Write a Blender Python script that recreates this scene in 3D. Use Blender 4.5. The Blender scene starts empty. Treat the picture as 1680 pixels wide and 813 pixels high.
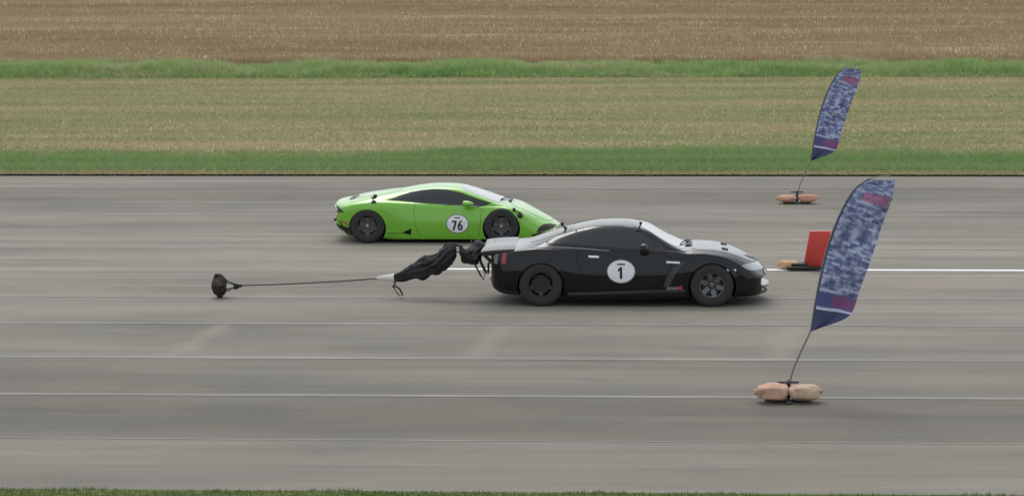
import bpy, bmesh, math, random
import numpy as np
from mathutils import Vector, Matrix, noise
from mathutils.bvhtree import BVHTree

random.seed(7)
RNG = np.random.default_rng(11)
scene = bpy.context.scene
COL = scene.collection

# ------------------------------------------------------------------ camera
CAM_H = 6.4
yaw, roll, pitch = math.radians(3.06), -0.0045, math.radians(7.026)
F = Vector((-math.sin(yaw) * math.cos(pitch), math.cos(yaw) * math.cos(pitch), -math.sin(pitch)))
R0 = Vector((math.cos(yaw), math.sin(yaw), 0))
U0 = R0.cross(F)
RR = R0 * math.cos(roll) + U0 * math.sin(roll)
UU = U0 * math.cos(roll) - R0 * math.sin(roll)
cam_data = bpy.data.cameras.new('camera')
cam = bpy.data.objects.new('camera', cam_data)
COL.objects.link(cam)
cam.matrix_world = Matrix(((RR.x, UU.x, -F.x, 0), (RR.y, UU.y, -F.y, 0), (RR.z, UU.z, -F.z, CAM_H), (0, 0, 0, 1)))
cam_data.sensor_width = 36
cam_data.lens = 36 * 4430 / 1680
cam_data.clip_start = 0.5
cam_data.clip_end = 9000
scene.camera = cam

# ------------------------------------------------------------------ world, sun, exposure (soft overcast day)
SUN_EL, SUN_AZ = math.radians(56), math.radians(345)     # azimuth measured from +Y towards +X
world = bpy.data.worlds.new('World')
scene.world = world
world.use_nodes = True
wn = world.node_tree
wn.nodes.clear()
sky = wn.nodes.new('ShaderNodeTexSky')
sky.sky_type = 'NISHITA'
sky.sun_disc = False
sky.sun_elevation = SUN_EL
sky.sun_rotation = SUN_AZ
sky.air_density = 1.0
sky.dust_density = 6.0
sky.ozone_density = 1.0
hs = wn.nodes.new('ShaderNodeHueSaturation')
hs.inputs['Saturation'].default_value = 0.3
bg = wn.nodes.new('ShaderNodeBackground')
bg.inputs['Strength'].default_value = 0.13
wo = wn.nodes.new('ShaderNodeOutputWorld')
wn.links.new(sky.outputs['Color'], hs.inputs['Color'])
cloud = wn.nodes.new('ShaderNodeMix')          # even overcast veil over the clear sky
cloud.data_type = 'RGBA'
cloud.inputs['Factor'].default_value = 0.65
cloud.inputs['B'].default_value = (6.7, 7.25, 7.6, 1)
wn.links.new(hs.outputs['Color'], cloud.inputs['A'])
wn.links.new(cloud.outputs['Result'], bg.inputs['Color'])
wn.links.new(bg.outputs['Background'], wo.inputs['Surface'])
sd = bpy.data.lights.new('sun', 'SUN')
sd.energy = 0.7
sd.angle = math.radians(28)
sd.color = (1.0, 0.96, 0.9)
sun = bpy.data.objects.new('sun', sd)
COL.objects.link(sun)
sdir = Vector((math.sin(SUN_AZ) * math.cos(SUN_EL), math.cos(SUN_AZ) * math.cos(SUN_EL), math.sin(SUN_EL)))
sun.rotation_euler = (-sdir).to_track_quat('-Z', 'Y').to_euler()
scene.view_settings.view_transform = 'Standard'
scene.view_settings.look = 'None'
scene.view_settings.gamma = 1
scene.view_settings.exposure = 0.25
scene.view_settings.use_curve_mapping = False

# ------------------------------------------------------------------ helpers
def mat_simple(name, col, rough=0.5, metal=0.0, coat=0.0, spec=0.5, noise_amt=0.0, noise_scale=6.0, bump=0.0, bump_scale=40.0):
    m = bpy.data.materials.new(name)
    m.use_nodes = True
    nt = m.node_tree
    b = nt.nodes['Principled BSDF']
    b.inputs['Base Color'].default_value = (*col, 1)
    b.inputs['Roughness'].default_value = rough
    b.inputs['Metallic'].default_value = metal
    b.inputs['Specular IOR Level'].default_value = spec
    b.inputs['Coat Weight'].default_value = coat
    b.inputs['Coat Roughness'].default_value = 0.04
    tc = nt.nodes.new('ShaderNodeTexCoord')
    if noise_amt > 0:
        n = nt.nodes.new('ShaderNodeTexNoise')
        n.inputs['Scale'].default_value = noise_scale
        n.inputs['Detail'].default_value = 5
        nt.links.new(tc.outputs['Object'], n.inputs['Vector'])
        mx = nt.nodes.new('ShaderNodeMix')
        mx.data_type = 'RGBA'
        mx.inputs['A'].default_value = (*[c * (1 - noise_amt) for c in col], 1)
        mx.inputs['B'].default_value = (*[min(1, c * (1 + noise_amt)) for c in col], 1)
        nt.links.new(n.outputs['Fac'], mx.inputs['Factor'])
        nt.links.new(mx.outputs['Result'], b.inputs['Base Color'])
    if bump > 0:
        n2 = nt.nodes.new('ShaderNodeTexNoise')
        n2.inputs['Scale'].default_value = bump_scale
        n2.inputs['Detail'].default_value = 4
        nt.links.new(tc.outputs['Object'], n2.inputs['Vector'])
        bp = nt.nodes.new('ShaderNodeBump')
        bp.inputs['Strength'].default_value = bump
        bp.inputs['Distance'].default_value = 0.02
        nt.links.new(n2.outputs['Fac'], bp.inputs['Height'])
        nt.links.new(bp.outputs['Normal'], b.inputs['Normal'])
    return m


def ramp(nt, fac, stops):
    r = nt.nodes.new('ShaderNodeValToRGB')
    el = r.color_ramp.elements
    while len(el) < len(stops):
        el.new(0.5)
    for e, (p, c) in zip(el, stops):
        e.position = p
        e.color = (*c, 1) if len(c) == 3 else c
    nt.links.new(fac, r.inputs['Fac'])
    return r.outputs['Color']


def world_noise(nt, scale3, detail=5, rough=0.55, loc=(0, 0, 0)):
    g = nt.nodes.new('ShaderNodeNewGeometry')
    mp = nt.nodes.new('ShaderNodeMapping')
    mp.inputs['Scale'].default_value = scale3
    mp.inputs['Location'].default_value = loc
    nt.links.new(g.outputs['Position'], mp.inputs['Vector'])
    n = nt.nodes.new('ShaderNodeTexNoise')
    n.inputs['Scale'].default_value = 1.0
    n.inputs['Detail'].default_value = detail
    n.inputs['Roughness'].default_value = rough
    nt.links.new(mp.outputs['Vector'], n.inputs['Vector'])
    return n.outputs['Fac']


def mixc(nt, fac, a, b, mode='MIX'):
    mx = nt.nodes.new('ShaderNodeMix')
    mx.data_type = 'RGBA'
    mx.blend_type = mode
    for k, v in (('Factor', fac), ('A', a), ('B', b)):
        if hasattr(v, 'is_output'):
            nt.links.new(v, mx.inputs[k])
        elif isinstance(v, (int, float)):
            mx.inputs[k].default_value = v
        else:
            mx.inputs[k].default_value = (*v, 1)
    return mx.outputs['Result']


def tag(o, label=None, cat=None, group=None, kind=None):
    for k, v in (('label', label), ('category', cat), ('group', group), ('kind', kind)):
        if v:
            o[k] = v
    return o


def empty(name, loc=(0, 0, 0), rz=0.0):
    o = bpy.data.objects.new(name, None)
    o.location = loc
    o.rotation_euler = (0, 0, rz)
    o.empty_display_size = 0.2
    COL.objects.link(o)
    return o


def mark_sharp(me, ang=35):
    bm = bmesh.new()
    bm.from_mesh(me)
    ca = math.radians(ang)
    for e in bm.edges:
        if len(e.link_faces) == 2:
            e.smooth = e.calc_face_angle(0) < ca
        else:
            e.smooth = True
    for f in bm.faces:
        f.smooth = True
    bm.to_mesh(me)
    bm.free()


def obj_mesh(name, me, mats, parent=None, sharp=35):
    if sharp:
        mark_sharp(me, sharp)
    for m in (mats if isinstance(mats, (list, tuple)) else [mats]):
        me.materials.append(m)
    o = bpy.data.objects.new(name, me)
    COL.objects.link(o)
    if parent:
        o.parent = parent
    return o


def obj_bm(name, bm, mats, parent=None, sharp=35):
    bmesh.ops.recalc_face_normals(bm, faces=bm.faces)
    me = bpy.data.meshes.new(name)
    bm.to_mesh(me)
    bm.free()
    return obj_mesh(name, me, mats, parent, sharp)


def obj_py(name, vs, fs, mats, parent=None, sharp=35):
    bm = bmesh.new()
    v = [bm.verts.new(p) for p in vs]
    for f in fs:
        try:
            bm.faces.new([v[i] for i in f])
        except ValueError:
            pass
    return obj_bm(name, bm, mats, parent, sharp)


def add_box(bm, c, s, rot=None, bevel=0.0):
    r = bmesh.ops.create_cube(bm, size=1)
    vs = r['verts']
    M = Matrix.Translation(c) @ (rot.to_4x4() if rot else Matrix.Identity(4)) @ Matrix.Diagonal((*s, 1))
    bmesh.ops.transform(bm, matrix=M, verts=vs)
    if bevel:
        es = list({e for v in vs for e in v.link_edges})
        bmesh.ops.bevel(bm, geom=es, offset=bevel, segments=2, affect='EDGES', profile=0.5)


def add_tube(bm, pts, rad, n=8, caps=True):
    pts = [Vector(p) for p in pts]
    rs = rad if isinstance(rad, (list, tuple)) else [rad] * len(pts)
    rings = []
    ref = Vector((0.13, 0.21, 0.97))
    for i, p in enumerate(pts):
        t = (pts[min(i + 1, len(pts) - 1)] - pts[max(i - 1, 0)]).normalized()
        if abs(t.dot(ref)) > 0.95:
            ref = Vector((0.97, 0.1, 0.2))
        a = t.cross(ref).normalized()
        b = t.cross(a)
        rings.append([bm.verts.new(p + (a * math.cos(2 * math.pi * k / n) + b * math.sin(2 * math.pi * k / n)) * rs[i]) for k in range(n)])
    for r0, r1 in zip(rings, rings[1:]):
        for k in range(n):
            bm.faces.new((r0[k], r0[(k + 1) % n], r1[(k + 1) % n], r1[k]))
    if caps:
        bm.faces.new(rings[0])
        bm.faces.new(rings[-1][::-1])


def add_lathe_y(bm, prof, n=40):
    """prof = [(r, y)] revolved about the Y axis (open or closed profile)."""
    rings = []
    for r, y in prof:
        if r < 1e-6:
            rings.append([bm.verts.new((0, y, 0))])
        else:
            rings.append([bm.verts.new((r * math.cos(2 * math.pi * k / n), y, r * math.sin(2 * math.pi * k / n))) for k in range(n)])
    for a, b in zip(rings, rings[1:]):
        for k in range(n):
            k2 = (k + 1) % n
            if len(a) == 1 and len(b) == 1:
                continue
            if len(a) == 1:
                bm.faces.new((a[0], b[k2], b[k]))
            elif len(b) == 1:
                bm.faces.new((a[k], a[k2], b[0]))
            else:
                bm.faces.new((a[k], a[k2], b[k2], b[k]))


def pchip(xs, ys, xq):
    xs = np.asarray(xs, float); ys = np.asarray(ys, float); xq = np.asarray(xq, float)
    h = np.diff(xs); d = np.diff(ys) / h
    m = np.zeros_like(ys)
    for i in range(1, len(xs) - 1):
        if d[i - 1] * d[i] > 0:
            w1, w2 = 2 * h[i] + h[i - 1], h[i] + 2 * h[i - 1]
            m[i] = (w1 + w2) / (w1 / d[i - 1] + w2 / d[i])
    m[0], m[-1] = d[0], d[-1]
    k = np.clip(np.searchsorted(xs, xq) - 1, 0, len(xs) - 2)
    t = (xq - xs[k]) / h[k]
    return ((1 + 2 * t) * (1 - t) ** 2 * ys[k] + t * (1 - t) ** 2 * h[k] * m[k]
            + t * t * (3 - 2 * t) * ys[k + 1] + t * t * (t - 1) * h[k] * m[k + 1])


def smoothstep(a, b, x):
    t = min(1, max(0, (x - a) / (b - a)))
    return t * t * (3 - 2 * t)


# ------------------------------------------------------------------ materials of the setting
def concrete_material():
    m = bpy.data.materials.new('runway_concrete')
    m.use_nodes = True
    nt = m.node_tree
    b = nt.nodes['Principled BSDF']
    b.inputs['Roughness'].default_value = 0.9
    b.inputs['Specular IOR Level'].default_value = 0.2
    big = world_noise(nt, (0.10, 0.42, 1), 4, 0.6)
    c = ramp(nt, big, [(0.30, (0.150, 0.143, 0.130)), (0.5, (0.205, 0.195, 0.178)), (0.70, (0.270, 0.254, 0.231))])
    # long dark rubber streaks laid down along the running direction
    st = world_noise(nt, (0.06, 1.7, 1), 6, 0.62, (3, 1, 0))
    c = mixc(nt, ramp(nt, st, [(0.36, (0.45, 0.45, 0.45)), (0.55, (0, 0, 0))]), c, (0.130, 0.125, 0.116))
    st2 = world_noise(nt, (0.11, 1.3, 1), 6, 0.62, (9, 4, 0))
    c = mixc(nt, ramp(nt, st2, [(0.54, (0, 0, 0)), (0.70, (0.5, 0.5, 0.5))]), c, (0.30, 0.28, 0.253))
    # patchy warm and greenish weathering
    pt = world_noise(nt, (0.33, 0.45, 1), 7, 0.62, (0, 7, 0))
    c = mixc(nt, ramp(nt, pt, [(0.44, (0, 0, 0)), (0.62, (0.5, 0.5, 0.5))]), c, (0.245, 0.212, 0.188))
    pt2 = world_noise(nt, (0.3, 0.6, 1), 6, 0.6, (5, 2, 0))
    c = mixc(nt, ramp(nt, pt2, [(0.45, (0, 0, 0)), (0.7, (0.35, 0.35, 0.35))]), c, (0.165, 0.17, 0.145))
    # pale, feathered wear along the transverse joints of the near middle bay
    def mth(op, *v):
        n = nt.nodes.new('ShaderNodeMath'); n.operation = op
        for i, q in enumerate(v):
            if hasattr(q, 'is_output'): nt.links.new(q, n.inputs[i])
            else: n.inputs[i].default_value = q
        return n.outputs[0]
    gp = nt.nodes.new('ShaderNodeNewGeometry')
    sx = nt.nodes.new('ShaderNodeSeparateXYZ')
    nt.links.new(gp.outputs['Position'], sx.inputs[0])
    u = mth('PINGPONG', mth('ADD', mth('MULTIPLY_ADD', sx.outputs['Y'], -0.10, sx.outputs['X']), 6.55), 2.22)
    wob = world_noise(nt, (1.5, 1.2, 1), 4, 0.6, (4, 4, 0))
    tr = ramp(nt, mth('ADD', u, mth('MULTIPLY', mth('SUBTRACT', wob, 0.5), 0.5)), [(0.0, (0.5, 0.5, 0.5)), (0.32, (0, 0, 0))])
    inb = mth('MULTIPLY', mth('GREATER_THAN', sx.outputs['Y'], 38.7), mth('LESS_THAN', sx.outputs['Y'], 42.05))
    c = mixc(nt, mth('MULTIPLY', tr, inb), c, (0.275, 0.258, 0.232))
    fine = world_noise(nt, (26, 26, 26), 3, 0.7)
    c = mixc(nt, 0.28, c, ramp(nt, fine, [(0.3, (0.62, 0.62, 0.62)), (0.7, (1.35, 1.35, 1.35))]), 'MULTIPLY')
    oi = nt.nodes.new('ShaderNodeObjectInfo')
    c = mixc(nt, 1.0, c, oi.outputs['Color'], 'MULTIPLY')
    nt.links.new(c, b.inputs['Base Color'])
    bp = nt.nodes.new('ShaderNodeBump')
    bp.inputs['Strength'].default_value = 0.35
    bp.inputs['Distance'].default_value = 0.01
    nt.links.new(fine, bp.inputs['Height'])
    nt.links.new(bp.outputs['Normal'], b.inputs['Normal'])
    return m


def worn_strip_material(name, pale, worn, thr=(0.42, 0.62)):
    m = bpy.data.materials.new(name)
    m.use_nodes = True
    nt = m.node_tree
    b = nt.nodes['Principled BSDF']
    b.inputs['Roughness'].default_value = 0.8
    n = world_noise(nt, (0.30, 1.1, 1), 6, 0.68, (2, 0, 0))
    f = ramp(nt, n, [(thr[0], (0, 0, 0)), (thr[1], (1, 1, 1))])
    c = mixc(nt, f, worn, pale)
    fine = world_noise(nt, (9, 30, 9), 4, 0.7)
    c = mixc(nt, 0.5, c, ramp(nt, fine, [(0.3, (0.6, 0.6, 0.6)), (0.7, (1.2, 1.2, 1.2))]), 'MULTIPLY')
    nt.links.new(c, b.inputs['Base Color'])
    return m


def blade_material(name, cols, scale3=(0.05, 0.5, 1), fine=9.0, transl=0.45, loc=(0, 0, 0), lo=0.32, hi=0.68, finemul=(0.7, 1.3)):
    """cols: three colours mixed by a long noise, broken up finely."""
    m = bpy.data.materials.new(name)
    m.use_nodes = True
    nt = m.node_tree
    nt.nodes.clear()
    n = world_noise(nt, scale3, 6, 0.62, loc)
    c = ramp(nt, n, [(lo, cols[0]), (0.5 * (lo + hi), cols[1]), (hi, cols[2])])
    fn = world_noise(nt, (fine, fine, fine * 0.3), 3, 0.7)
    c = mixc(nt, 1.0, c, ramp(nt, fn, [(0.3, (finemul[0],) * 3), (0.7, (finemul[1],) * 3)]), 'MULTIPLY')
    d = nt.nodes.new('ShaderNodeBsdfDiffuse')
    t = nt.nodes.new('ShaderNodeBsdfTranslucent')
    nt.links.new(c, d.inputs['Color'])
    nt.links.new(c, t.inputs['Color'])
    mx = nt.nodes.new('ShaderNodeMixShader')
    mx.inputs['Fac'].default_value = transl
    nt.links.new(d.outputs[0], mx.inputs[1])
    nt.links.new(t.outputs[0], mx.inputs[2])
    o = nt.nodes.new('ShaderNodeOutputMaterial')
    nt.links.new(mx.outputs[0], o.inputs['Surface'])
    return m


M_CONC = concrete_material()
M_JOINT = worn_strip_material('joint_sealant', (0.255, 0.240, 0.216), (0.180, 0.172, 0.157), (0.42, 0.62))
M_LINE = worn_strip_material('white_line_paint', (0.80, 0.80, 0.80), (0.66, 0.66, 0.65), (0.2, 0.4))
M_SOIL = mat_simple('soil', (0.05, 0.042, 0.03), 0.95, noise_amt=0.5, noise_scale=3)
DRY = [(0.275, 0.305, 0.148), (0.365, 0.345, 0.198), (0.455, 0.385, 0.248)]
M_DRY = blade_material('dry_grass', DRY, (0.06, 0.42, 1), 7.0, lo=.34, hi=.66)
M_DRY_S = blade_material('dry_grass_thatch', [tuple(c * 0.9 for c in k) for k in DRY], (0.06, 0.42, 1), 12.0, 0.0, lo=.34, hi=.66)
LUSH = [(0.18, 0.305, 0.110), (0.235, 0.345, 0.138), (0.32, 0.365, 0.175)]
M_LUSH = blade_material('lush_grass', LUSH, (0.06, 0.9, 1), 7.0)
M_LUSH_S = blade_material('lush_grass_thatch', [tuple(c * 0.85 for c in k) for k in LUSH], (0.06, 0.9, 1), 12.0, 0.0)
M_WEED = blade_material('weed_leaves', [(0.245, 0.390, 0.140), (0.345, 0.450, 0.190), (0.47, 0.455, 0.270)], (0.22, 0.5, 0.9), 5.0)
CROP = [(0.305, 0.222, 0.135), (0.358, 0.277, 0.173), (0.41, 0.332, 0.213)]
M_CROP = blade_material('ripe_crop', CROP, (0.022, 0.20, 1), 6.0, 0.4, lo=.38, hi=.62, finemul=(.86, 1.12))
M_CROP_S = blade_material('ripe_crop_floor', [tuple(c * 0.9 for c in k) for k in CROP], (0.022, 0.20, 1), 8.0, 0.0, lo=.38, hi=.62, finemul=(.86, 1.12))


def sheet(name, x0, x1, y0, y1, z, mat, kind='structure', parent=None):
    o = obj_py(name, [(x0, y0, z), (x1, y0, z), (x1, y1, z), (x0, y1, z)], [(0, 1, 2, 3)], mat, parent, 0)
    if kind:
        o['kind'] = kind
    return o


# ------------------------------------------------------------------ ground and runway
Y_NEAR, Y_FAR = 29.6, 66.2
g = sheet('ground', -4000, 4000, -600, 7000, -0.06, M_CROP_S)
tag(g, 'flat brown farmland reaching the horizon')
rw = sheet('runway', -160, 160, Y_NEAR - 0.1, Y_FAR + 0.05, -0.03, M_SOIL)
tag(rw, 'wide weathered concrete runway laid in long bays')
joints = [Y_NEAR, 32.55, 35.64, 38.72, 42.03, 45.0, 48.2, 51.74, 54.55, 57.7, 60.2, 63.3, Y_FAR]
bay_tint = [0.92, 0.70, 0.80, 0.94, 1.01, 1.06, 1.07, 1.03, 0.96, 0.88, 0.76, 0.93]   # each bay weathered differently
for a, b, tint in zip(joints, joints[1:], bay_tint):
    bm = bmesh.new()
    add_box(bm, (0, (a + b) / 2, -0.06), (300, b - a - 0.014, 0.12), bevel=0.003)
    obj_bm('slab', bm, M_CONC, rw, 0).color = (tint * 1.02, tint * .985, tint * .935, 1)
for k, y in enumerate(joints[1:-1]):
    w = [0.06, 0.15, 0.19, 0.14, 0.14, 0.06, 0.12, 0.12, 0.16, 0.13, 0.06][k]
    sheet('joint_sealant', -150, 150, y - w / 2, y + w / 2, 0.004, M_JOINT, None, rw)
# fresh white lane line, begins part-way along
sheet('lane_line', -3.95, 150, 48.55, 48.76, 0.008, M_LINE, None, rw)
soil = sheet('soil_edge', -160, 160, Y_FAR + 0.02, Y_FAR + 0.45, -0.02, M_SOIL)
vg = sheet('far_verge', -160, 160, Y_FAR + 0.42, 107.4, 0.02, M_DRY_S)
tag(vg, 'broad mown grass verge beyond the runway')
gl = sheet('green_margin', -160, 160, Y_FAR + 0.9, 70.6, 0.026, M_LUSH_S)
NEARG = [(0.105, 0.155, 0.055), (0.150, 0.190, 0.075), (0.215, 0.215, 0.105)]
M_NEAR = blade_material('verge_edge_grass', NEARG, (0.5, 1.2, 1), 9.0)
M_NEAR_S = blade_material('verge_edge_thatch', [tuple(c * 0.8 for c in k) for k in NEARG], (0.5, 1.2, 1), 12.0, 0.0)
nv = sheet('near_verge', -160, 160, 5, Y_NEAR, 0.0, M_NEAR_S)
tag(nv, 'green grass verge along the near runway edge')


def fnoise(x, y, sx, sy, seed):
    return np.array([noise.noise(Vector((a * sx, b * sy, seed))) for a, b in zip(x, y)])


def blades(name, x, y, h, w, lean, z0, mat, label, cat=None):
    n = len(x)
    th = RNG.uniform(0, math.pi, n)
    la = RNG.uniform(0, 2 * math.pi, n)
    lr = lean * h * RNG.uniform(0.2, 1, n)
    co = np.empty((n, 3, 3), np.float32)
    co[:, 0, 0] = x - np.cos(th) * w; co[:, 0, 1] = y - np.sin(th) * w; co[:, 0, 2] = z0
    co[:, 1, 0] = x + np.cos(th) * w; co[:, 1, 1] = y + np.sin(th) * w; co[:, 1, 2] = z0
    co[:, 2, 0] = x + np.cos(la) * lr; co[:, 2, 1] = y + np.sin(la) * lr; co[:, 2, 2] = z0 + h
    me = bpy.data.meshes.new(name)
    me.vertices.add(3 * n)
    me.vertices.foreach_set('co', co.ravel())
    me.loops.add(3 * n)
    me.loops.foreach_set('vertex_index', np.arange(3 * n, dtype=np.int32))
    me.polygons.add(n)
    me.polygons.foreach_set('loop_start', np.arange(0, 3 * n, 3, dtype=np.int32))
    me.update(calc_edges=True)
    me.materials.append(mat)
    o = bpy.data.objects.new(name, me)
    COL.objects.link(o)
    tag(o, label, cat, kind='stuff')
    return o


def scatter(n, x0, x1, y0, y1, power=1.0):
    y = y0 + (y1 - y0) * RNG.uniform(0, 1, n) ** power
    x = RNG.uniform(x0, x1, n)
    return x, y


# frustum half-widths with a margin for a step aside
def in_view(x, y, marg=9):
    c = -0.0535 * y
    return np.abs(x - c) < 0.23 * y + marg

x, y = scatter(600000, -46, 34, Y_FAR + 0.6, 107.4, 1.15)
k = in_view(x, y); x, y = x[k], y[k]
h = RNG.uniform(0.04, 0.11, len(x))
blades('verge_grass', x, y, h, 0.018, 0.9, 0.02, M_DRY, 'short dry yellowish mown grass on the far verge', 'grass')
x, y = scatter(420000, -36, 28, Y_FAR + 0.95, 75.5, 1.0)
k = in_view(x, y) & (y < 72.0 + 2.2 * fnoise(x, y, .22, .05, 4.) + 1.2 * fnoise(x, y, .9, .2, 6.) + RNG.normal(0, .8, len(x))); x, y = x[k], y[k]
blades('green_grass', x, y, RNG.uniform(0.06, 0.17, len(x)), 0.014, 0.7, 0.02, M_LUSH, 'lush green grass strip bordering the far runway edge', 'grass')
x, y = scatter(42000, -36, 28, Y_FAR + 0.4, Y_FAR + 1.05)
blades('edge_grass', x, y, RNG.uniform(0.03, 0.10, len(x)), 0.014, 0.9, 0.0, M_DRY, 'thin straw-coloured grass fringe at the far runway edge', 'grass')
# weeds: tall uneven strip in front of the crop
x, y = scatter(400000, -50, 38, 106.3, 110.8)
fx = fnoise(x[::1], y, 0.33, 0.3, 3.0) * 0.5 + fnoise(x, y, 1.3, 1.0, 8.0) * 0.35
h = np.clip((0.50 + 0.50 * fx) * RNG.uniform(0.4, 1.15, len(x)) * np.clip((y - 105.7) / 1.6, 0.25, 1), 0.08, 1.0)
blades('tall_weeds', x, y, h, 0.024, 0.5, 0.0, M_WEED, 'strip of tall green weeds between grass verge and brown crop', 'weeds')
# crop
nx, ny = 200, 220
xs = np.linspace(-110, 86, nx); ys = np.linspace(110.3, 330, ny)
vs = []
for j in range(ny):
    for i in range(nx):
        vs.append((xs[i], ys[j], (0.40 if j else -.05) + 0.06 * noise.noise(Vector((xs[i] * .25, ys[j] * .35, 1))) + random.uniform(-.03, .03)))
fs = [(j * nx + i, j * nx + i + 1, (j + 1) * nx + i + 1, (j + 1) * nx + i) for j in range(ny - 1) for i in range(nx - 1)]
o = obj_py('crop_field', vs, fs, M_CROP_S, None, 0)
tag(o, 'ripe brown cereal crop beyond the weeds', 'crop', kind='stuff')
x, y = scatter(860000, -100, 76, 110.0, 300, 1.25)
k = in_view(x, y); x, y = x[k], y[k]
blades('crop_ears', x, y, RNG.uniform(0.10, 0.27, len(x)), 0.03, 0.6, 0.38, M_CROP, 'ripe brown ears standing on the crop field', 'crop')
# near verge
x, y = scatter(70000, -11, 8, 27.2, Y_NEAR + 0.1)
k = y < Y_NEAR - 0.03 + 0.08 * np.sin(x * 3.1) * np.sin(x * 1.3) ; x, y = x[k], y[k]
blades('near_grass', x, y, RNG.uniform(0.015, 0.05, len(x)), 0.006, 0.7, 0.0, M_NEAR, 'green grass fringe at the near runway edge', 'grass')

# ------------------------------------------------------------------ car toolkit
def make_loft(stations, bow_f, bow_r, x_front, x_rear, nxs=150, seg=7):
    st = np.array(stations, float)
    # columns: x ws zs wm zm wsh zsh wb zb wr zr zc zbot
    X = st[:, 0]
    d = np.linspace(0, 1, nxs)
    # cosine clustering at both ends
    u = X[0] + (X[-1] - X[0]) * (0.5 - 0.5 * np.cos(math.pi * d)) * 0.5 + (X[-1] - X[0]) * d * 0.5
    cols = [pchip(X, st[:, c], u) for c in range(1, 13)]
    rings = []
    for i in range(nxs):
        ws, zs, wm, zm, wsh, zsh, wb, zb, wr, zr, zc, zbot = [c[i] for c in cols]
        py = [0, 0.55 * ws, 0.93 * ws, ws, 0.5 * (ws + wm) + 0.012, wm, wsh, wsh + .50 * (wb - wsh), wb, 0.5 * (wb + wr) + 0.012, wr + .06 * (wb - wr), wr - .035, 0.62 * wr, 0.3 * wr, 0]
        pz = [zbot, zbot, zbot + .005, zs, zs + 0.45 * (zm - zs), zm, zsh, zsh + .84 * (zb - zsh), zb, 0.5 * (zb + zr) + 0.004, zr - .06 * (zr - zb), zr + .12 * (zc - zr),
              zr + 0.66 * (zc - zr), zr + 0.93 * (zc - zr), zc]
        s = np.concatenate([[0], np.cumsum(np.hypot(np.diff(py), np.diff(pz)) + 1e-4)])
        q = np.concatenate([np.linspace(s[k], s[k + 1], seg, endpoint=False) for k in range(len(s) - 1)] + [[s[-1]]])
        yy, zz = pchip(s, py, q), pchip(s, pz, q)
        yy[0] = yy[-1] = 0
        xx = np.full_like(yy, u[i])
        wf = smoothstep(x_front - 0.9, x_front, u[i]); wr_ = smoothstep(x_rear + 0.6, x_rear, u[i]) if False else 1 - smoothstep(x_rear, x_rear + 0.55, u[i])
        e = np.abs(yy / 0.9) ** 2.4
        xx = xx - bow_f * wf * e + bow_r * wr_ * e
        rings.append(np.stack([xx, yy, zz], 1))
    m = len(rings[0])
    vs, idx = [], []
    for r in rings:
        row = []
        for k in range(m):
            row.append(len(vs)); vs.append(tuple(r[k]))
        for k in range(m - 2, 0, -1):
            row.append(len(vs)); vs.append((r[k][0], -r[k][1], r[k][2]))
        idx.append(row)
    fs = []
    M = len(idx[0])
    for a, b in zip(idx, idx[1:]):
        for k in range(M):
            k2 = (k + 1) % M
            fs.append((a[k], b[k], b[k2], a[k2]))
    for row, flip in ((idx[0], False), (idx[-1], True)):
        # cap by ladder between mirrored points
        for k in range(0, m - 1):
            a, b = row[k], row[k + 1]
            a2 = row[(M - k) % M]; b2 = row[M - k - 1]
            f = [a, b]
            if b2 != b: f.append(b2)
            if a2 != a: f.append(a2)
            if len(f) > 2:
                fs.append(tuple(f if not flip else f[::-1]))
    bm = bmesh.new()
    v = [bm.verts.new(p) for p in vs]
    for f in fs:
        bm.faces.new([v[i] for i in f])
    bmesh.ops.recalc_face_normals(bm, faces=bm.faces)
    return bm


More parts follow.
